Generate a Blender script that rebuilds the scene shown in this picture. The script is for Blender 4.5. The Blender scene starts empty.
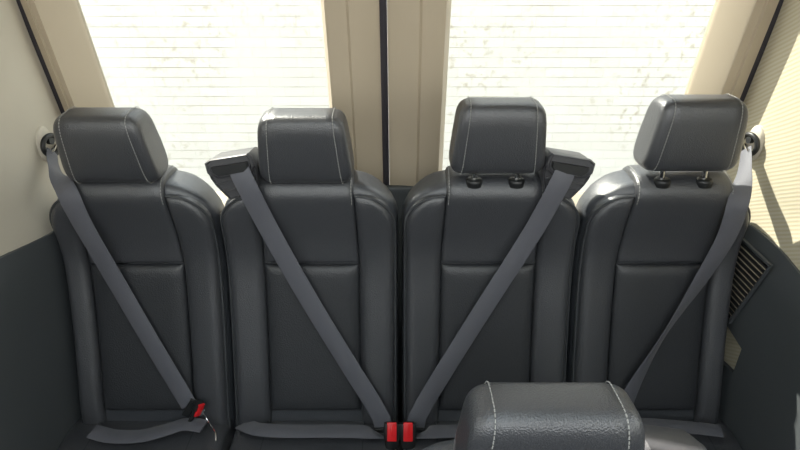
import bpy, bmesh, math, random
from mathutils import Vector, Matrix
random.seed(4)
S = bpy.context.scene
C = S.collection
PI = math.pi

# ------------------------------------------------------------------ camera, light, exposure
CAM = Vector((0, 0, 1.62)); PITCH = math.radians(28); FPX = 578.0
cd = bpy.data.cameras.new('camera'); cam = bpy.data.objects.new('camera', cd); C.objects.link(cam)
cam.location = CAM; cam.rotation_euler = (PI/2 - PITCH, 0, 0)
cd.sensor_width = 36; cd.lens = FPX/800*36; cd.clip_start = 0.02; cd.clip_end = 200
S.camera = cam
S.view_settings.view_transform = 'Standard'; S.view_settings.look = 'None'
S.view_settings.exposure = 1.75; S.view_settings.gamma = 1
S.view_settings.use_curve_mapping = False
w = bpy.data.worlds.new('sky'); S.world = w; w.use_nodes = True
nt = w.node_tree; bg = nt.nodes['Background']
tc = nt.nodes.new('ShaderNodeTexCoord'); sx = nt.nodes.new('ShaderNodeSeparateXYZ')
rp = nt.nodes.new('ShaderNodeValToRGB')
nt.links.new(tc.outputs['Generated'], sx.inputs[0]); nt.links.new(sx.outputs['Z'], rp.inputs[0])
nt.links.new(rp.outputs[0], bg.inputs[0])
rp.color_ramp.elements[0].color = (1.0, .985, .95, 1); rp.color_ramp.elements[1].color = (.80, .91, 1.0, 1)
bg.inputs[1].default_value = 1.15
sd = bpy.data.lights.new('sun', 'SUN'); sun = bpy.data.objects.new('sun', sd); C.objects.link(sun)
SUN_DIR = Vector((1, -1.06, -1.32))
sun.rotation_euler = SUN_DIR.to_track_quat('-Z', 'Y').to_euler(); sun.location = (-3, 3, 5)
sd.energy = 4.8; sd.angle = .01; sd.color=(1,.95,.86)

# ------------------------------------------------------------------ materials
def srgb(r, g, b):
    f = lambda c: (c/255/12.92) if c/255 <= .04045 else ((c/255+.055)/1.055)**2.4
    return (f(r), f(g), f(b), 1)
def mat(name, col, rough=.5, metal=0, bump=0, bscale=400, bdist=.0004, var=0, vscale=6, spec=.5, kind='noise', sheen=0):
    m = bpy.data.materials.new(name); m.use_nodes = True; t = m.node_tree; p = t.nodes['Principled BSDF']
    p.inputs['Base Color'].default_value = col; p.inputs['Roughness'].default_value = rough
    p.inputs['Metallic'].default_value = metal; p.inputs['Specular IOR Level'].default_value = spec
    if sheen: p.inputs['Sheen Weight'].default_value = sheen; p.inputs['Sheen Roughness'].default_value = .5
    co = t.nodes.new('ShaderNodeTexCoord')
    if var:
        n = t.nodes.new('ShaderNodeTexNoise'); n.inputs['Scale'].default_value = vscale; n.inputs['Detail'].default_value = 4
        mx = t.nodes.new('ShaderNodeMix'); mx.data_type = 'RGBA'
        mx.inputs[6].default_value = tuple(c*(1-var) for c in col[:3])+(1,)
        mx.inputs[7].default_value = tuple(min(1, c*(1+var)) for c in col[:3])+(1,)
        t.links.new(co.outputs['Object'], n.inputs['Vector']); t.links.new(n.outputs[0], mx.inputs[0])
        t.links.new(mx.outputs[2], p.inputs['Base Color'])
    if bump:
        if kind == 'voronoi':
            n = t.nodes.new('ShaderNodeTexVoronoi'); n.inputs['Scale'].default_value = bscale; out = n.outputs['Distance']
        elif kind == 'web':
            n = t.nodes.new('ShaderNodeTexWave'); n.inputs['Scale'].default_value = bscale; out = n.outputs['Fac']
        else:
            n = t.nodes.new('ShaderNodeTexNoise'); n.inputs['Scale'].default_value = bscale; out = n.outputs[0]
        b = t.nodes.new('ShaderNodeBump'); b.inputs['Strength'].default_value = bump; b.inputs['Distance'].default_value = bdist
        t.links.new(co.outputs['Object'], n.inputs['Vector']); t.links.new(out, b.inputs['Height'])
        t.links.new(b.outputs[0], p.inputs['Normal'])
    return m
M = {}
M['leather'] = mat('black_leather', (.049, .051, .057, 1), .31, bump=.8, bscale=430, bdist=.0007, kind='voronoi', var=.12, vscale=9, spec=.85)
M['leather2'] = mat('black_leather_insert', (.033, .035, .039, 1), .36, bump=.7, bscale=300, bdist=.0008, kind='voronoi', var=.12, vscale=12, spec=.5)
M['side_leather'] = mat('black_vinyl_side', (.052, .056, .064, 1), .31, bump=.9, bscale=420, bdist=.0006, kind='voronoi', var=.1, spec=.85)
M['pipe'] = mat('black_piping', (.045, .048, .052, 1), .4)
M['thread'] = mat('pale_thread', (.30, .30, .29, 1), .7)
M['plastic'] = mat('charcoal_plastic', (.055, .055, .060, 1), .45, bump=.3, bscale=700, bdist=.0003)
M['dplastic'] = mat('black_plastic', (.012, .013, .014, 1), .4)
M['web'] = mat('grey_webbing', (.100, .102, .120, 1), .62, bump=.5, bscale=260, bdist=.0003, kind='web', sheen=.15)
M['red'] = mat('red_button', (.75, .015, .02, 1), .35)
M['chrome'] = mat('chrome', (.7, .7, .7, 1), .18, metal=1)
M['metal'] = mat('dark_steel', (.12, .12, .125, 1), .4, metal=.8)
M['beige'] = mat('beige_trim', srgb(178, 165, 144), .6, bump=.3, bscale=500, bdist=.0003, var=.03, vscale=3)
M['beige_wall'] = mat('greige_wall', srgb(190, 183, 168), .62, bump=.3, bscale=500, bdist=.0003, var=.03, vscale=3)
M['dark_trim'] = mat('dark_grey_trim', (.066, .073, .078, 1), .5, bump=.4, bscale=450, bdist=.0004, var=.08, vscale=4)
M['seal'] = mat('rubber_seal', (.025, .022, .028, 1), .55)
M['carpet'] = mat('black_carpet', (.012, .013, .014, 1), .95, bump=1, bscale=300, bdist=.003)
M['roof'] = mat('headliner', srgb(205, 202, 194), .85, bump=.3, bscale=300, bdist=.0005)
M['pave'] = mat('pale_concrete', (.6, .58, .54, 1), .9, bump=.4, bscale=30, bdist=.004, var=.1, vscale=2)

def ribbed_wall():
    m = mat('ribbed_wall_cloth', srgb(212, 203, 178), .75)
    t = m.node_tree; p = t.nodes['Principled BSDF']
    co = t.nodes.new('ShaderNodeTexCoord'); mp = t.nodes.new('ShaderNodeMapping')
    mp.inputs['Rotation'].default_value = (math.radians(-58), 0, 0)
    wv = t.nodes.new('ShaderNodeTexWave'); wv.bands_direction = 'Y'; wv.inputs['Scale'].default_value = 34
    wv.inputs['Distortion'].default_value = 5; wv.inputs['Detail'].default_value = .0; wv.inputs['Detail Scale'].default_value = .18
    mx = t.nodes.new('ShaderNodeMix'); mx.data_type = 'RGBA'
    mx.inputs[6].default_value = srgb(178, 169, 144); mx.inputs[7].default_value = srgb(190, 183, 162)
    b = t.nodes.new('ShaderNodeBump'); b.inputs['Strength'].default_value = .25; b.inputs['Distance'].default_value = .001
    t.links.new(co.outputs['Object'], mp.inputs[0]); t.links.new(mp.outputs[0], wv.inputs['Vector'])
    t.links.new(wv.outputs['Fac'], mx.inputs[0]); t.links.new(mx.outputs[2], p.inputs['Base Color'])
    t.links.new(wv.outputs['Fac'], b.inputs['Height']); t.links.new(b.outputs[0], p.inputs['Normal'])
    return m
M['ribbed'] = ribbed_wall()

def brick_mat():
    m = bpy.data.materials.new('white_painted_brick'); m.use_nodes = True; t = m.node_tree; p = t.nodes['Principled BSDF']
    co = t.nodes.new('ShaderNodeTexCoord'); mp = t.nodes.new('ShaderNodeMapping')
    mp.inputs['Rotation'].default_value = (math.radians(-90), 0, 0)
    br = t.nodes.new('ShaderNodeTexBrick'); br.inputs['Scale'].default_value = 1
    br.inputs['Brick Width'].default_value = .225; br.inputs['Row Height'].default_value = .075
    br.inputs['Mortar Size'].default_value = .004; br.inputs['Mortar Smooth'].default_value = .4
    br.inputs['Color1'].default_value = (.59, .575, .54, 1); br.inputs['Color2'].default_value = (.56, .545, .505, 1)
    br.inputs['Mortar'].default_value = (.56, .545, .505, 1)
    n = t.nodes.new('ShaderNodeTexNoise'); n.inputs['Scale'].default_value = 1.1; n.inputs['Detail'].default_value = 7
    n2 = t.nodes.new('ShaderNodeTexNoise'); n2.inputs['Scale'].default_value = 16; n2.inputs['Detail'].default_value = 6
    cr = t.nodes.new('ShaderNodeValToRGB'); cr.color_ramp.elements[0].position = .54; cr.color_ramp.elements[1].position = .70
    cr.color_ramp.elements[0].color = (0, 0, 0, 1); cr.color_ramp.elements[1].color = (1, 1, 1, 1)
    mm = t.nodes.new('ShaderNodeMath'); mm.operation = 'MULTIPLY'
    cr2 = t.nodes.new('ShaderNodeValToRGB'); cr2.color_ramp.elements[0].position = .38; cr2.color_ramp.elements[1].position = .62
    t.links.new(co.outputs['Object'], mp.inputs[0]); t.links.new(mp.outputs[0], br.inputs['Vector'])
    t.links.new(co.outputs['Object'], n.inputs['Vector']); t.links.new(co.outputs['Object'], n2.inputs['Vector'])
    t.links.new(n2.outputs[0], cr.inputs[0]); t.links.new(n.outputs[0], cr2.inputs[0])
    t.links.new(cr.outputs[0], mm.inputs[0]); t.links.new(cr2.outputs[0], mm.inputs[1])
    mx = t.nodes.new('ShaderNodeMix'); mx.data_type = 'RGBA'; mx.inputs[7].default_value = (.38, .34, .27, 1)
    b2 = t.nodes.new('ShaderNodeTexBrick'); b2.inputs['Scale'].default_value = 1; b2.inputs['Brick Width'].default_value = 60
    b2.inputs['Row Height'].default_value = .075; b2.inputs['Mortar Size'].default_value = .004; b2.inputs['Mortar Smooth'].default_value = .5
    n3 = t.nodes.new('ShaderNodeTexNoise'); n3.inputs['Scale'].default_value = 2.2; n3.inputs['Detail'].default_value = 8
    c3 = t.nodes.new('ShaderNodeValToRGB'); c3.color_ramp.elements[0].position = .40; c3.color_ramp.elements[1].position = .66
    m3 = t.nodes.new('ShaderNodeMath'); m3.operation = 'MULTIPLY'
    x3 = t.nodes.new('ShaderNodeMix'); x3.data_type = 'RGBA'; x3.inputs[7].default_value = (.34, .31, .25, 1)
    t.links.new(mp.outputs[0], b2.inputs['Vector']); t.links.new(co.outputs['Object'], n3.inputs['Vector']); t.links.new(n3.outputs[0], c3.inputs[0])
    t.links.new(b2.outputs['Fac'], m3.inputs[0]); t.links.new(c3.outputs[0], m3.inputs[1]); t.links.new(m3.outputs[0], x3.inputs[0])
    t.links.new(br.outputs[0], x3.inputs[6])
    t.links.new(mm.outputs[0], mx.inputs[0]); t.links.new(x3.outputs[2], mx.inputs[6])
    t.links.new(mx.outputs[2], p.inputs['Base Color']); p.inputs['Roughness'].default_value = .9
    b = t.nodes.new('ShaderNodeBump'); b.inputs['Strength'].default_value = .5; b.inputs['Distance'].default_value = .01; b.invert = True
    t.links.new(br.outputs['Fac'], b.inputs['Height']); t.links.new(b.outputs[0], p.inputs['Normal'])
    return m
M['brick'] = brick_mat()
def glass_mat():
    m = bpy.data.materials.new('window_glass'); m.use_nodes = True; t = m.node_tree; t.nodes.remove(t.nodes['Principled BSDF'])
    tr = t.nodes.new('ShaderNodeBsdfTransparent'); tr.inputs[0].default_value = (.83, .84, .825, 1)
    gl = t.nodes.new('ShaderNodeBsdfGlossy'); gl.inputs['Roughness'].default_value = .02
    mx = t.nodes.new('ShaderNodeMixShader'); mx.inputs[0].default_value = .02
    t.links.new(tr.outputs[0], mx.inputs[1]); t.links.new(gl.outputs[0], mx.inputs[2])
    t.links.new(mx.outputs[0], t.nodes['Material Output'].inputs[0]); return m
M['glass'] = glass_mat()

# ------------------------------------------------------------------ mesh helpers
def obj(name, bm, m, parent=None, smooth=True):
    bmesh.ops.recalc_face_normals(bm, faces=bm.faces[:])
    me = bpy.data.meshes.new(name); bm.to_mesh(me); bm.free()
    if smooth:
        for p in me.polygons: p.use_smooth = True
        me.set_sharp_from_angle(angle=math.radians(42))
    me.materials.append(M[m] if isinstance(m, str) else m)
    o = bpy.data.objects.new(name, me); C.objects.link(o)
    if parent: o.parent = parent
    return o
def thing(name, label, cat, loc=(0, 0, 0), rz=0, group=None):
    o = bpy.data.objects.new(name, None); C.objects.link(o); o.empty_display_size = .1
    o.location = loc; o.rotation_euler = (0, 0, rz); o['label'] = label; o['category'] = cat
    if group: o['group'] = group
    return o
def struct(name, bm, m, smooth=True):
    o = obj(name, bm, m, None, smooth); o['kind'] = 'structure'; return o
def loft(bm, rings, cap=True, closed=True):
    vs = [[bm.verts.new(p) for p in r] for r in rings]; n = len(vs[0])
    for a, b in zip(vs, vs[1:]):
        for i in range(n if closed else n-1):
            j = (i+1) % n
            bm.faces.new((a[i], a[j], b[j], b[i]))
    if cap:
        bm.faces.new(vs[0][::-1]); bm.faces.new(vs[-1])
    return vs
def box(bm, c, s, rot=None, bev=0):
    r = bmesh.ops.create_cube(bm, size=1)['verts']
    bmesh.ops.scale(bm, vec=s, verts=r)
    if bev:
        es = list({e for v in r for e in v.link_edges})
        r2 = bmesh.ops.bevel(bm, geom=es, offset=bev, segments=3, affect='EDGES', profile=.5)
        r = list({v for f in r2['faces'] for v in f.verts} | {v for v in r if v.is_valid})
    if rot: bmesh.ops.rotate(bm, cent=(0, 0, 0), matrix=rot, verts=r)
    bmesh.ops.translate(bm, vec=c, verts=r)
    return r
def catmull(pts, n=8):
    P = [Vector(p) for p in pts]; out = []
    for i in range(len(P)-1):
        p0 = P[i-1] if i else P[0]*2-P[1]; p1 = P[i]; p2 = P[i+1]; p3 = P[i+2] if i+2 < len(P) else P[-1]*2-P[-2]
        for k in range(n):
            t = k/n
            out.append(.5*((2*p1)+(p2-p0)*t+(2*p0-5*p1+4*p2-p3)*t*t+(3*p1-p0-3*p2+p3)*t**3))
    out.append(P[-1]); return out
def tube(bm, pts, r, seg=8):
    P = [Vector(p) for p in pts]; rings = []; up = None
    for i, p in enumerate(P):
        T = (P[min(i+1, len(P)-1)]-P[max(i-1, 0)]).normalized()
        if up is None: up = Vector((0, 0, 1)) if abs(T.z) < .9 else Vector((1, 0, 0))
        a = T.cross(up).normalized(); up = a.cross(T).normalized()
        rings.append([p+(a*math.cos(2*PI*k/seg)+up*math.sin(2*PI*k/seg))*r for k in range(seg)])
    loft(bm, rings)
def stitches(bm, pts, step=.0075, dash=.005, r=.0011):
    P = [Vector(p) for p in pts]; d = 0; L = [0]
    for a, b in zip(P, P[1:]): L.append(L[-1]+(b-a).length)
    def at_(s):
        for i in range(len(P)-1):
            if L[i+1] >= s: return P[i].lerp(P[i+1], (s-L[i])/max(1e-9, L[i+1]-L[i]))
        return P[-1]
    while d+dash < L[-1]:
        tube(bm, [at_(d), at_(d+dash)], r, 5); d += step
def pad(bm, F, x0, x1, s0, s1, h, base=-.012, nu=18, nv=40, p=3.0, pv=14.0, hf=None):
    """puffy closed cushion between x0(s)..x1(s), s0..s1 with height h above the surface F(x, s, t)"""
    top = []; bot = []
    for j in range(nv+1):
        v = -math.cos(PI*j/nv); s = s0+(s1-s0)*(v+1)/2; a = x0(s); b = x1(s); tr = []; br = []
        for i in range(nu+1):
            u = -math.cos(PI*i/nu)
            x = a+(b-a)*(u+1)/2
            e = ((1-abs(u)**p)*(1-abs(v)**pv))**.5
            hh = hf(u, s) if hf else h
            tr.append(bm.verts.new(F(x, s, hh*e))); br.append(bm.verts.new(F(x, s, base)))
        top.append(tr); bot.append(br)
    for j in range(nv):
        for i in range(nu):
            bm.faces.new((top[j][i], top[j][i+1], top[j+1][i+1], top[j+1][i]))
            bm.faces.new((bot[j][i], bot[j+1][i], bot[j+1][i+1], bot[j][i+1]))
    for j in range(nv):
        bm.faces.new((top[j][0], top[j+1][0], bot[j+1][0], bot[j][0])); bm.faces.new((top[j][nu], bot[j][nu], bot[j+1][nu], top[j+1][nu]))
    for i in range(nu):
        bm.faces.new((top[0][i], bot[0][i], bot[0][i+1], top[0][i+1])); bm.faces.new((top[nv][i], top[nv][i+1], bot[nv][i+1], bot[nv][i]))

# ------------------------------------------------------------------ seat geometry (local: x across, y back, z up, origin on the floor)
CRV = catmull([(-.118, .40), (-.108, .46), (-.075, .56), (-.040, .66), (-.006, .77), (.016, .86), (.021, .93), (.011, 1.0), (.002, 1.045),
               (.004, 1.068), (.020, 1.084), (.050, 1.089), (.085, 1.086), (.110, 1.075), (.122, 1.05)], 12)
CL = [0]
for a, b in zip(CRV, CRV[1:]): CL.append(CL[-1]+(b-a).length)
def curve(s):
    s = max(0, min(CL[-1]-1e-6, s)); lo, hi = 0, len(CL)-1
    while hi-lo > 1:
        m_ = (lo+hi)//2
        if CL[m_] <= s: lo = m_
        else: hi = m_
    t = (s-CL[lo])/(CL[hi]-CL[lo]); p = CRV[lo].lerp(CRV[hi], t)
    i0 = max(0, lo-3); i1 = min(len(CRV)-1, hi+3); T = (CRV[i1]-CRV[i0]).normalized()
    return p, Vector((-T.y, T.x))
def F(x, s, t):
    p, n = curve(s); return Vector((x, p.x+n.x*t, p.y+n.y*t))
def s_of_z(z):
    for i, p in enumerate(CRV):
        if p.y >= z: return CL[i]
    return CL[-1]
def yf(z):
    p, n = curve(s_of_z(min(z, 1.06))); return p.x
S_INS0, S_INS1 = s_of_z(.485), s_of_z(.862)
S_TOP = s_of_z(1.05)

def headrest(parent, x, y, z, tilt, sc=1):
    xs, W, a, b, n = .076, .103, .050, .083, 4.2
    xs, W = xs*sc*.965, W*sc*.955
    def prof(k, off=0):
        pts = []
        for i in range(40):
            th = 2*PI*i/40; c_, s_ = math.cos(th), math.sin(th)
            yy = (a*k+off)*math.copysign(abs(c_)**(2/n), c_); zz = (b*k+off)*math.copysign(abs(s_)**(2/n), s_)
            yy += .010*(-(zz/b)**2)*0 - .10*zz
            if zz > 0 and yy > 0: yy *= .92
            pts.append((yy, zz))
        return pts
    R = Matrix.Rotation(tilt, 4, 'X')
    def place(X, q): return R @ Vector((X*(1-.085*q[1]/b), q[0], q[1])) + Vector((x, y, z))
    bm = bmesh.new(); st = []
    for i in range(9):
        ph = PI/2*(1-i/8); st.append((-(xs+(W-xs)*math.sin(ph)), (.62+.36*max(0, math.cos(ph))**.75)))
    st += [(-xs+.003, 1.0)]+[(-xs+.003+(2*xs-.006)*i/10, 1.0) for i in range(1, 10)]+[(xs-.003, 1.0)]
    st += [(-X, k) for X, k in reversed(st[:9])]
    loft(bm, [[place(X, q) for q in prof(k)] for X, k in st])
    hr = obj('headrest', bm, 'leather', parent)
    for sg in (-1, 1):
        bm = bmesh.new()
        pr = prof(1.0, .0012); pr = pr[2:]+pr[:2]
        pts = [place(sg*(xs+.001), q) for q in pr]
        stitches(bm, pts[0:38], .0068, .0046, .0009)
        obj('stitching', bm, 'thread', hr)
    return hr

def build_seat(name, label, group, loc, hz, tilt, guide, hy=.015, hx=0, drop=0, narrow=0, hsc=1, gz=0, gx=0, py=0):
    t = thing(name, label, 'seat', loc, 0, group)
    # shell
    bm = bmesh.new(); rings = []
    zs = [.36, .40, .46, .54, .62, .70, .78, .84, .89, .93, .955, .98, 1.0, 1.02, 1.038, 1.052, 1.064, 1.072, 1.078, 1.081]
    Rr = .115; zt = 1.082
    for z in zs:
        wv = .2125
        if z > zt-Rr: wv = .2125-Rr*1.05+1.05*math.sqrt(max(0, Rr**2-(z-(zt-Rr))**2))
        y0 = yf(z)+.004; y1 = max(y0+.11, .122 if z > .9 else y0+.118)
        if z > 1.06:
            k = (z-1.06)/.021; y0 += .012*k*k; y1 -= .014*k*k
        cy = (y0+y1)/2; d = (y1-y0)/2; r = []
        for i in range(48):
            th = 2*PI*i/48; c_, s_ = math.cos(th), math.sin(th); nn = 5
            X = wv*math.copysign(abs(c_)**(2/nn), c_); Y = cy+d*math.copysign(abs(s_)**(2/nn), s_)
            if X*narrow > 0: X *= .845
            r.append((X, Y, z))
        rings.append(r)
    loft(bm, rings); obj('backrest', bm, 'side_leather', t)
    # inner seam and outer outline of the bolsters
    def seam(s): return .118-.006*max(0, (s-S_INS1))/.2
    sb0, sb1 = s_of_z(.44), s_of_z(1.055)
    def outer(s):
        R2 = .085; e = sb1-s
        w0 = .204-NK
        return w0-R2*.92+.92*math.sqrt(max(0, R2**2-(R2-e)**2)) if e < R2 else w0
    NK = 0
    for sg in (-1, 1):
        bm = bmesh.new()
        f0 = (lambda s: seam(s)) ; f1 = (lambda s: max(outer(s), seam(s)+.004)); NW = .031 if sg*narrow > 0 else 0; NK = NW
        G = lambda x, s, tt: F(sg*x, s, tt)
        pad(bm, G, f0, f1, sb0, sb1, .026, hf=lambda u, s: .018+.010*(u+1)/2*(1 if s < S_INS1 else max(.35, 1-(s-S_INS1)/.25)), p=4, pv=10)
        b_ = obj('bolster', bm, 'leather', t)
        bm = bmesh.new()
        pts = [F(sg*(outer(s)+.001), s, .004) for s in [sb0+(sb1-.0005-sb0)*(1-(1-k/60)**2) for k in range(61)] if outer(s) > seam(s)]
        pts += [F(sg*(seam(sb1)+.001), sb1+.001, .004)]
        tube(bm, pts, .0036, 8); obj('piping', bm, 'pipe', b_)
    # centre panels
    bm = bmesh.new()
    pad(bm, F, lambda s: -seam(s)+.0015, lambda s: seam(s)-.0015, S_INS1+.002, CL[-1]-.01, .012, nv=60, p=10, pv=40)
    up = obj('upper_panel', bm, 'leather', t)
    for sg in (-1, 1):
        bm = bmesh.new(); stitches(bm, [F(sg*(seam(s)-.006), s, .0105) for s in [S_TOP-.01+(CL[-1]-.03-S_TOP)*k/20 for k in range(21)]], .008, .0055, .0009)
        obj('stitching', bm, 'thread', up)
    bm = bmesh.new()
    pad(bm, F, lambda s: -seam(s)+.002, lambda s: seam(s)-.002, S_INS0, S_INS1-.003, .016, p=8, pv=16)
    obj('insert_panel', bm, 'leather2', t)
    # cushion
    bm = bmesh.new(); rings = []
    for k in range(25):
        y = -.56+.50*k/24; u = 2*k/24-1
        e = (1-abs(u)**8)**.5 if abs(u) < 1 else .05
        zc, hh = .405, .062*max(e, .3)
        if y > -.15: zc -= .01*(y+.15)/.1
        r = []
        for i in range(40):
            th = 2*PI*i/40; c_, s_ = math.cos(th), math.sin(th); nn = 5
            X = .208*math.copysign(abs(c_)**(2/nn), c_); Z = hh*math.copysign(abs(s_)**(2/nn), s_)
            if s_ > 0: Z += .014*(abs(X)/.2)**4
            r.append((X, y, zc+Z))
        rings.append(r)
    loft(bm, rings); cu = obj('seat_cushion', bm, 'leather', t)
    for sg in (-1, 1):
        bm = bmesh.new(); tube(bm, [(sg*.125, -.55+.47*k/12, .466) for k in range(13)], .0025, 6); obj('piping', bm, 'pipe', cu)
    # base
    bm = bmesh.new(); box(bm, (0, -.26, .325), (.38, .44, .05), bev=.01); obj('seat_frame', bm, 'metal', t)
    for sg in (-1, 1):
        bm = bmesh.new(); box(bm, (sg*.15, -.25, .16+drop/2), (.04, .30, .29-drop), bev=.008); lg = obj('leg', bm, 'metal', t)
        bm = bmesh.new(); box(bm, (sg*.15, -.25, .012+drop), (.05, .40, .024), bev=.004); obj('floor_rail', bm, 'metal', lg)
    # headrest, posts
    hr = headrest(t, hx, hy, hz, tilt, hsc)
    for sg in (-1, 1):
        bm = bmesh.new(); tube(bm, [(hx*.5+sg*.048, hy-.008+py, 1.05), (hx+sg*.048, hy-.006+py, hz-.05)], .0065, 12)
        obj('headrest_post', bm, 'chrome', t)
        bm = bmesh.new(); rr = []
        for z, r in ((1.080, .017), (1.090, .018), (1.095, .0175), (1.0975, .015), (1.098, .010)):
            rr.append([(hx*.5+sg*.048+r*1.05*math.cos(2*PI*i/20), hy-.008+py+r*math.sin(2*PI*i/20), z) for i in range(20)])
        loft(bm, rr); obj('post_collar', bm, 'dplastic', t)
    if guide: belt_guide(t, guide, gx, gz)
    return t

def belt_guide(t, sg, gx=0, gz=0):
    """belt outlet box standing on the shoulder of a seat; sg = side"""
    cx, cy, cz = sg*(.151+gx), .035, 1.108+gz
    Rm = Matrix.Translation((cx, cy, cz)) @ Matrix.Rotation(sg*math.radians(11), 4, 'Y') @ Matrix.Rotation(math.radians(-6), 4, 'X')
    # body: loft along y (front to back) of a tapered outline, wide at the top
    def outline(sc, top=0.0):
        o = [(-.050, .034), (-.044, .042), (.040, .044), (.052, .038), (.056, .026), (.054, .004), (.048, -.014), (.034, -.040), (.026, -.052), (-.030, -.054), (-.038, -.044), (-.050, -.012), (-.054, .012)]
        return [(a*sc*sg, b*sc+top) for a, b in o]
    bm = bmesh.new()
    lv = [(-.045, .90, .0), (-.050, .97, .0), (-.047, 1.0, .0), (-.02, 1.0, .001), (.02, .98, .0), (.05, .90, -.004), (.062, .80, -.008)]
    loft(bm, [[Rm @ Vector((a, y, b)) for a, b in outline(k, tp)] for y, k, tp in lv])
    g = obj('belt_guide', bm, 'plastic', t)
    bm = bmesh.new()
    lv = [(-.056, .86), (-.060, .93), (-.058, .98), (-.052, 1.02), (-.046, 1.0)]
    def lip(k): return [(a*k*sg, b*k+.026) for a, b in [(-.052, .010), (-.046, .019), (.040, .021), (.053, .014), (.054, -.008), (.044, -.020), (.030, -.025), (-.034, -.026), (-.046, -.020), (-.053, -.008)]]
    loft(bm, [[Rm @ Vector((a, y, b)) for a, b in lip(k)] for y, k in lv]); obj('guide_lip', bm, 'plastic', g)
    bm = bmesh.new(); lv = [(-.064, .6), (-.064, .80), (-.062, .84), (-.05, .84)]  # solid black block stands in for the shade inside the slot
    def slot(k): return [(a*k*sg, b*k+.022) for a, b in [(-.050, .008), (.048, .010), (.048, -.004), (.036, -.017), (-.036, -.017), (-.050, -.006)]]
    loft(bm, [[Rm @ Vector((a, y, b)) for a, b in slot(k)] for y, k in lv]); obj('belt_slot', bm, 'dplastic', g)
    for zz, wd in ((-.012, .09), (-.030, .072)):
        bm = bmesh.new(); box(bm, Rm @ Vector((0, -.048, zz)), (wd, .006, .0045), rot=Rm.to_3x3(), bev=.001); obj('guide_rib', bm, 'plastic', g)

# ------------------------------------------------------------------ placement helper: where a sight line meets the seat backs (offset in front of them)
ROWY = 1.20
def ray(px, py):
    u = (px-400)/FPX; v = (225-py)/FPX
    return Vector((u, math.cos(PITCH)+v*math.sin(PITCH), -math.sin(PITCH)+v*math.cos(PITCH)))
def at_y(px, py, Y):
    r = ray(px, py); return CAM+r*(Y/r.y)
def at_z(px, py, Z):
    r = ray(px, py); return CAM+r*((Z-CAM.z)/r.z)
def on_back(px, py, off=.034):
    Y = 1.15
    for _ in range(30):
        p = at_y(px, py, Y); Y = ROWY+yf(max(.42, p.z))-off
    return at_y(px, py, Y)

# ================================================================== SETTING
ZD0 = 1.21
def YD(z): return 1.415-.19*(max(z, .95)-ZD0) if z > .95 else 1.415+.19*.26
def rrect(x0, x1, z0, z1, r, n=6):
    pts = []
    for cx, cz, a0 in ((x1-r, z1-r, 0), (x0+r, z1-r, 90), (x0+r, z0+r, 180), (x1-r, z0+r, 270)):
        for k in range(n+1):
            a = math.radians(a0+90*k/n); pts.append((cx+r*math.cos(a), cz+r*math.sin(a)))
    # subdivide the straight runs so the frame can follow the lean
    out = []
    for i, p in enumerate(pts):
        q = pts[(i+1) % len(pts)]; out.append(p)
        if i % (n+1) == n:
            for k in range(1, 10): out.append((p[0]+(q[0]-p[0])*k/10, p[1]+(q[1]-p[1])*k/10))
    return out
WZ0, WZ1 = .90, 1.60
def door(name, x0, x1, wx0, wx1):
    A = rrect(x0, x1, .02, 1.88, .02); B = rrect(wx0, wx1, WZ0, WZ1, .07)
    jl, jr = (.042, .018) if x0 < -.5 else (.018, .034)
    B2 = rrect(wx0-jl, wx1+jr, WZ0-.03, WZ1+.03, .09); A_, B_ = A, B
    mixr = lambda f: [(a[0]+(b[0]-a[0])*f, a[1]+(b[1]-a[1])*f) for a, b in zip(A, B)]
    rings = []
    def lerp2(P, Q, f): return [(a[0]+(b[0]-a[0])*f, a[1]+(b[1]-a[1])*f) for a, b in zip(P, Q)]
    for P, Q, f, d in ((A, B2, 0, .05), (A, B2, 0, .006), (A, B2, .06, 0), (A, B2, .55, -.007), (A, B2, .60, 0), (A, B2, .94, .0), (A, B2, 1, .004), (B2, B, .92, .082), (B2, B, 1, .088), (B2, B, 1, .105)):
        rings.append([(x, YD(z)+d, z) for x, z in lerp2(P, Q, f)])
    bm = bmesh.new(); vs = loft(bm, rings, cap=False)
    n = len(vs[0])
    for i in range(n): bm.faces.new((vs[-1][i], vs[-1][(i+1) % n], vs[0][(i+1) % n], vs[0][i]))
    d = struct(name, bm, 'beige')
    bm = bmesh.new(); G = rrect(wx0-.004, wx1+.004, WZ0-.004, WZ1+.004, .07)
    loft(bm, [[(x, YD(z)+.092, z) for x, z in G], [(x, YD(z)+.096, z) for x, z in G]])
    g = obj('glass', bm, 'glass', d)
    return d
door('door_1', -.846, -.047, -.770, -.188)
door('door_2', -.029, .846, .122, .756)
def strip(name, xf, z0, z1, wd, dep, off, m, n=14):
    bm = bmesh.new(); rings = []
    for k in range(n+1):
        z = z0+(z1-z0)*k/n; x = xf; y = YD(z)+off
        rings.append([(x-wd/2, y, z), (x-wd/2, y-dep*.7, z), (x-wd*.25, y-dep, z), (x+wd*.25, y-dep, z), (x+wd/2, y-dep*.7, z), (x+wd/2, y, z)])
    loft(bm, rings); return struct(name, bm, m)
strip('trim_1', -.038, .03, 1.88, .017, .010, .012, 'seal')
strip('trim_2', -.853, .03, 1.88, .016, .006, .010, 'seal')
strip('trim_3', .853, .03, 1.88, .016, .006, .010, 'seal')
# dark lower door lining
bm = bmesh.new()
box(bm, (-.0275, YD(.5)-.012, .52), (.268, .020, .90), bev=.008); struct('trim_4', bm, 'dark_trim')
bm = bmesh.new(); box(bm, (-.51, YD(.5)-.012, .46), (.66, .020, .80), bev=.008); struct('trim_5', bm, 'dark_trim')
bm = bmesh.new(); box(bm, (.48, YD(.5)-.012, .46), (.68, .020, .80), bev=.008); struct('trim_6', bm, 'dark_trim')

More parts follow.
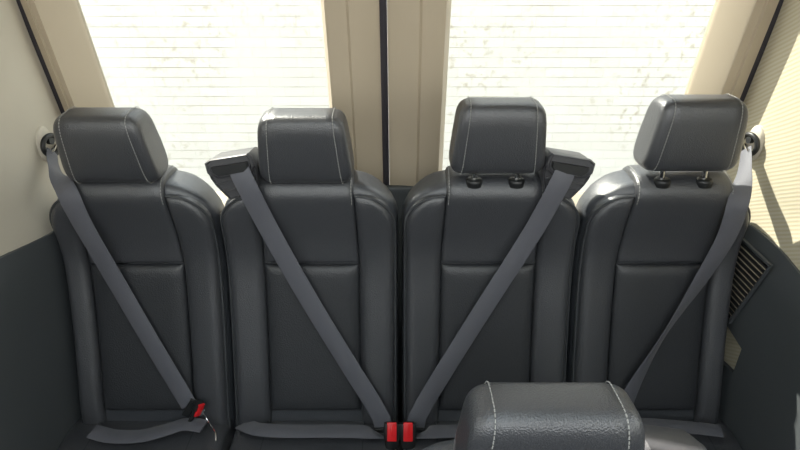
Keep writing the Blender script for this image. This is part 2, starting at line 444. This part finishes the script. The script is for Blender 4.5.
# side walls: gently curved panels of real thickness, Y from -0.45 to the rear seam
def side_x(y, z):
    x = .858
    x += .030*math.exp(-((y-1.02)/.16)**2)*(1 if z > .98 else .3)      # shallow hollow ahead of the pillar
    x -= .10*max(0, z-1.35)**1.6
    return x
def wall(sg, name, m):
    bm = bmesh.new(); ys = [-.45+.05*k for k in range(39)]; zs = [k*.05 for k in range(40)]
    yend = lambda y, z: min(y, YD(z)+.03)
    for off in (0, .03):
        g = [[bm.verts.new((sg*(side_x(y, z)+off), yend(y, z), z)) for y in ys] for z in zs]
        for j in range(len(zs)-1):
            for i in range(len(ys)-1):
                if (ys[i] < .72 and ys[i] > -.35) and 1.14 < zs[j] < 1.64: continue  # openings for the added side windows
                if (g[j][i].co-g[j][i+1].co).length < 1e-5: continue
                bm.faces.new((g[j][i], g[j][i+1], g[j+1][i+1], g[j+1][i]))
    bmesh.ops.remove_doubles(bm, verts=bm.verts[:], dist=1e-5)
    o = struct(name, bm, m); return o
wall(-1, 'wall_left', 'beige_wall'); wall(1, 'wall_right', 'ribbed')

# unseen side windows, right and left, added to let in more sky light
bm = bmesh.new(); box(bm, (.880, .2, 1.42), (.004, 1.12, .56)); struct('added_window_1', bm, 'glass', False)
bm = bmesh.new(); box(bm, (-.880, .2, 1.42), (.004, 1.12, .56)); struct('added_window_2', bm, 'glass', False)
# dark lower side linings (top edge dips, own thickness)
def lining(sg, name, topf, rear):
    bm = bmesh.new(); ys = [-.45+.0457*k for k in range(41)]; nz = 22; rows = []
    outer_, inner_ = [], []
    for y in ys:
        top = topf(y); ro, ri = [], []
        for k in range(nz+1):
            z = .0+top*k/nz; yy = min(y, rear(z)) if y > 1.0 else y
            e = 1 if k < nz else .35
            bul = .018*math.exp(-((yy-.8)/.25)**2)*math.exp(-((z-.45)/.3)**2)
            ri.append(bm.verts.new((sg*(side_x(yy, z)-.016*e-bul), yy, z))); ro.append(bm.verts.new((sg*(side_x(yy, z)+.004), yy, z)))
        inner_.append(ri); outer_.append(ro)
    for a in (inner_, outer_):
        for i in range(len(ys)-1):
            for k in range(nz): bm.faces.new((a[i][k], a[i][k+1], a[i+1][k+1], a[i+1][k]))
    for i in range(len(ys)-1): bm.faces.new((inner_[i][nz], outer_[i][nz], outer_[i+1][nz], inner_[i+1][nz]))
    for k in range(nz): bm.faces.new((inner_[-1][k], outer_[-1][k], outer_[-1][k+1], inner_[-1][k+1]))
    bmesh.ops.remove_doubles(bm, verts=bm.verts[:], dist=1e-5)
    return struct(name, bm, 'dark_trim')
lining(-1, 'trim_7', lambda y: .935+.05*max(0, min(1, (1.25-y)/.25)), lambda z: 1.40)
lining(1, 'trim_8', lambda y: .930+.030*math.sin(PI*max(0, min(1, (y-1.0)/.38))), lambda z: 1.40 if z > .715 or z < .56 else 1.12)
# floor, ceiling, plus the added partition and roof hatch
bm = bmesh.new(); box(bm, (0, -.47, .65), (1.74, .04, 1.30), bev=.01); struct('added_partition', bm, 'dark_trim')  # unseen partition, added to keep light off the lower seats
bm = bmesh.new(); box(bm, (0, .48, -.02), (1.80, 2.0, .04)); struct('floor', bm, 'carpet', False)
def zroof(x): return 1.95-.04*(abs(x)/.84)**2
bm = bmesh.new(); O = rrect(-.875, .875, -.45, 1.32, .02); I = rrect(-.42, .42, -.25, .62, .06)  # inner outline is the opening for the added hatch
vs = loft(bm, [[(x, y, zroof(x)) for x, y in O], [(x, y, zroof(x)) for x, y in I], [(x, y, zroof(x)+.04) for x, y in I], [(x, y, zroof(x)+.04) for x, y in O]], cap=False)
n_ = len(O)
for i in range(n_): bm.faces.new((vs[-1][i], vs[-1][(i+1) % n_], vs[0][(i+1) % n_], vs[0][i]))
struct('ceiling', bm, 'roof')
bm = bmesh.new(); I2 = rrect(-.425, .425, -.255, .625, .06)  # unseen roof hatch glass, added to bring in sky light from above
loft(bm, [[(x, y, zroof(x)+.030) for x, y in I2], [(x, y, zroof(x)+.034) for x, y in I2]]); struct('added_hatch', bm, 'glass')

# outside
bm = bmesh.new(); box(bm, (0, 4.62, 1.2), (14, .24, 3.7)); ow = struct('wall_outside', bm, 'brick', False)
bm = bmesh.new(); box(bm, (0, 3.2, -.72), (16, 12, .14)); struct('ground', bm, 'pave', False)

# ================================================================== SEATS
GR = 'leather passenger seats across the rear row'
XS = (-.650, -.2175, .2175, .650)
s1 = build_seat('passenger_seat', 'black leather passenger seat at the left end of the rear row, beside the left wall', GR, (XS[0], ROWY, 0), 1.174, math.radians(3), 0, py=.022, hx=.009, narrow=-1)
s2 = build_seat('passenger_seat', 'black leather rear-row seat with a belt guide box on its left shoulder', GR, (XS[1], ROWY, 0), 1.173, math.radians(3), -1, py=.022, hx=.008)
s3 = build_seat('passenger_seat', 'black leather rear-row seat with raised headrest and a belt guide box on its right shoulder', GR, (XS[2], ROWY, 0), 1.196, 0, 1, hx=-.002)
s4 = build_seat('passenger_seat', 'black leather passenger seat at the right end of the rear row, beside the vent grille', GR, (XS[3], ROWY, 0), 1.202, math.radians(-2), 0, hx=-.012, narrow=1)
s5 = build_seat('passenger_seat', 'nearest black leather seat, only its headrest and belt guide top showing at the bottom edge', GR, (.192, .52, -.165), 1.176, math.radians(-6), 1, drop=.165, hsc=1.15, gz=-.010, gx=.032)
s5['group'] = 'seats of the row in front'

# ================================================================== BELTS
def ribbon(bm, pts, nrm, wd=.047, th=.0016, n=8, wds=None):
    P = catmull(pts, n); N = catmull(nrm, n); W = catmull([(q, 0, 0) for q in (wds or [wd]*len(pts))], n); rings = []
    for i, p in enumerate(P):
        T = (P[min(i+1, len(P)-1)]-P[max(i-1, 0)]).normalized(); a = T.cross(N[i]).normalized(); b = a.cross(T).normalized()
        h = W[i].x/2
        rings.append([p-a*h-b*th*.2, p-a*h+b*th*.2, p-a*(h-.002)+b*th, p+a*(h-.002)+b*th, p+a*h+b*th*.2, p+a*h-b*th*.2, p+a*(h-.002)-b*th, p-a*(h-.002)-b*th])
    loft(bm, rings)
FN = Vector((0, -1, .1)); UP = Vector((0, .12, 1))
def belt(label, shoulder, lap, nsh=None, nlap=None, wds=None):
    base = Vector(shoulder[-1][0] if isinstance(shoulder[-1], tuple) and isinstance(shoulder[-1][0], Vector) else shoulder[-1])
    t = thing('seat_belt', label, 'seat belt', base, 0, 'seat belts of the rear row')
    inv = lambda L: [Vector(p)-base for p in L]
    bm = bmesh.new(); ribbon(bm, inv(shoulder), nsh or [FN]*len(shoulder), wds=wds); obj('shoulder_strap', bm, 'web', t)
    bm = bmesh.new(); ribbon(bm, inv(lap), nlap or [UP]*len(lap)); obj('lap_strap', bm, 'web', t)
    return t, base
def tongue(t, base, p, d, n):
    """metal tongue with black grip at p, pointing along d"""
    d = Vector(d).normalized(); n = Vector(n).normalized(); a = d.cross(n).normalized(); n = a.cross(d)
    R = Matrix((a, d, n)).transposed()
    bm = bmesh.new(); box(bm, Vector(p)-base, (.052, .020, .008), rot=R, bev=.002); g = obj('tongue_grip', bm, 'dplastic', t)
    bm = bmesh.new(); box(bm, Vector(p)-base+d*.02, (.022, .032, .003), rot=R, bev=.0008); obj('tongue', bm, 'chrome', t)

# second seat
gp = on_back(240, 183, .05)
sh2 = [at_y(238, 168, 1.178), at_y(247, 187, 1.168), on_back(272, 235), on_back(312, 305), on_back(352, 370), on_back(378, 412, .045), at_y(384, 428, 1.055)]
lap2 = [at_y(384, 436, 1.045), at_z(368, 432, .496), at_z(330, 431, .494), at_z(285, 431, .494), at_z(258, 429, .496), at_y(243, 424, 1.075)]
t2, b2 = belt('grey seat belt running down from the left guide box to the centre buckles', sh2, lap2)
tongue(t2, b2, at_y(384, 431, 1.05), (0.1, -.1, -1), (0, -1, 0))
# third seat
sh3 = [at_y(567, 168, 1.178), at_y(558, 187, 1.168), on_back(531, 235), on_back(486, 305), on_back(445, 370), on_back(420, 412, .045), at_y(415, 428, 1.055)]
lap3 = [at_y(415, 436, 1.045), at_z(430, 432, .496), at_z(465, 431, .494), at_z(510, 431, .494), at_z(545, 429, .496), at_y(560, 424, 1.075)]
t3, b3 = belt('grey seat belt running down from the right guide box to the centre buckles', sh3, lap3)
tongue(t3, b3, at_y(415, 431, 1.05), (-0.1, -.1, -1), (0, -1, 0))
# first seat: comes off the left wall anchor
sh1 = [at_y(52, 151, 1.318), at_y(54, 166, 1.27), at_y(66, 190, 1.18), on_back(83, 225, .036), on_back(118, 285), on_back(150, 340), on_back(180, 390), on_back(189, 405, .04)]
n1 = [Vector((1, -.55, .1)), Vector((1, -.6, .2)), Vector((.4, -1, .2))]+[FN]*5
lap1 = [at_z(92, 431, .500), at_z(112, 436, .490), at_z(140, 436, .490), at_z(165, 430, .492), at_z(185, 424, .50), at_z(204, 426, .50)]
t1, b1 = belt('grey seat belt hanging from the left wall anchor across the leftmost seat', sh1, lap1, n1, wds=[.030, .034, .044, .047, .047, .047, .047, .047])
tongue(t1, b1, on_back(190, 408, .045), (.8, 0, -.5), (0, -1, .3))
# fourth seat
sh4 = [at_y(746, 149, 1.318), at_y(745, 166, 1.27), at_y(739, 200, 1.18), on_back(726, 238, .036), on_back(700, 281), on_back(664, 335), on_back(637, 380), on_back(622, 410, .036)]
n4 = [Vector((-1, -.55, .1)), Vector((-1, -.6, .2)), Vector((-.4, -1, .2)), FN, Vector((.3, -1, 0)), Vector((1, -.9, 0)), Vector((.4, -1, 0)), FN]
lap4 = [at_z(640, 424, .50), at_z(660, 425, .496), at_z(685, 427, .494), at_z(705, 429, .50), at_z(722, 431, .505)]
t4, b4 = belt('grey seat belt hanging from the right wall anchor across the rightmost seat', sh4, lap4, n4, wds=[.030, .034, .044, .047, .047, .047, .047, .047])
# shoulder anchors on the walls
def anchor(px, py, sg, label):
    Y = 1.325; p = at_y(px, py, Y); X = side_x(Y, p.z)
    t = thing('belt_anchor', label, 'belt anchor', (sg*X, Y, p.z), 0, 'belt anchors on the side walls')
    bm = bmesh.new(); rr = []
    for x, r in ((.004, .030), (-.005, .029), (-.010, .024), (-.012, .014)):
        rr.append([(sg*x, r*math.cos(2*PI*i/24), r*1.5*math.sin(2*PI*i/24)) for i in range(24)])
    loft(bm, rr); obj('cover', bm, 'beige_wall', t)
    bm = bmesh.new(); tube(bm, [(sg*.002, 0, .010), (sg*(-.022), -.002, .010)], .010, 14); obj('bolt', bm, 'dplastic', t)
    bm = bmesh.new(); L = []
    for i in range(33):
        a = 2*PI*i/32; L.append((sg*-.018+sg*-.006*math.sin(a)*0-.0*i+.010*sg*math.cos(a)*-.6, -.004+.024*math.cos(a), -.002+.024*math.sin(a)))
    tube(bm, L, .006, 10); obj('loop', bm, 'dplastic', t)
    bm = bmesh.new(); tube(bm, [(sg*-.012, .018, -.008), (sg*-.026, -.026, -.012)], .004, 8); obj('guide_bar', bm, 'chrome', t)
anchor(50, 144, -1, 'black looped belt anchor on the beige left wall')
anchor(749, 143, 1, 'black looped belt anchor on the sunlit right wall')

# buckles
def buckle(p, rot, label, L=.06):
    t = thing('belt_buckle', label, 'buckle', p, 0, 'red-button buckles of the rear row'); R = rot.to_matrix().to_4x4() if hasattr(rot, 'to_matrix') else rot
    bm = bmesh.new()
    rr = []
    for z, k in ((-L, .7), (-L+.01, .85), (-.02, 1), (-.004, 1.0), (0, .95)):
        rr.append([R @ Vector((x*k*1.25, y*k, z)) for x, y in [(-.016, -.010), (-.012, -.014), (.012, -.014), (.016, -.010), (.016, .010), (.012, .014), (-.012, .014), (-.016, .010)]])
    loft(bm, rr); obj('housing', bm, 'dplastic', t)
    bm = bmesh.new(); bx = box(bm, (0, -.0125, -.018), (.0235, .007, .046), bev=.002); bmesh.ops.transform(bm, matrix=R, verts=bm.verts[:])
    obj('release_button', bm, 'red', t)
    bm = bmesh.new(); box(bm, (0, -.0150, -.014), (.007, .004, .030), bev=.0015); bmesh.ops.transform(bm, matrix=R, verts=bm.verts[:])
    obj('button_ridge', bm, 'red', t)
    bm = bmesh.new(); tube(bm, [R @ Vector((0, 0, -L+.005)), R @ Vector((0, .008, -L-.06))], .007, 8); obj('stalk', bm, 'dplastic', t)
    return t
Rb = Matrix.Rotation(math.radians(-32), 4, 'X')
buckle(at_y(396, 423, 1.035)-Vector((.010, 0, 0)), Rb, 'left one of the two red-button buckles between the middle seats')
buckle(at_y(404, 423, 1.035)+Vector((.010, 0, 0)), Rb, 'right one of the two red-button buckles between the middle seats')
b = buckle(on_back(199, 403, .055), Matrix.Rotation(math.radians(25), 4, 'Y') @ Matrix.Rotation(math.radians(-15), 4, 'X') @ Matrix.Rotation(math.radians(50), 4, 'Z'), 'buckle with one red button beside the leftmost seat', .03)
b.scale = (.78, .78, .78); pb = b.location.copy()
bm = bmesh.new(); tube(bm, catmull([on_back(201, 409, .05)-pb, on_back(208, 421, .05)-pb, at_z(215, 432, .50)-pb, at_z(216, 441, .49)-pb]), .0016, 6); bmesh.ops.scale(bm, vec=(1/.78,)*3, verts=bm.verts[:]); obj('cable', bm, 'chrome', b)

# vent grille on the right wall
t = thing('vent_grille', 'black louvred vent grille on the right wall beside the end seat', 'vent', (.8365, 1.235, .80))
ya, yb, za, zb = -.125, .125, -.085, .125
def yfront(z): return ya+.07*(zb-z)/(zb-za)
def ringf(x, e): return [(x, yfront(za)-e, za-e), (x, yb+e, za-e), (x, yb+e, zb+e), (x, ya-e, zb+e)]
bm = bmesh.new(); R4 = [ringf(.004, .004), ringf(-.003, .004), ringf(-.003, -.002), ringf(.004, -.002)]
vs = loft(bm, R4, cap=False)
for i in range(4): bm.faces.new((vs[-1][i], vs[-1][(i+1) % 4], vs[0][(i+1) % 4], vs[0][i]))
obj('frame', bm, 'dark_trim', t)
bm = bmesh.new(); loft(bm, [ringf(.002, 0), ringf(.006, 0)]); obj('painted_sunlight', bm, 'beige', t)  # pale sheet whose colour stands in for sunlight in the slots
for k in range(14):
    z = za+.012+k*.0145
    bm = bmesh.new(); y0 = yfront(z)+.002; box(bm, (.000, (y0+yb)/2, z), (.004, yb-y0-.004, .0075)); obj('slat', bm, 'dplastic', t, False)
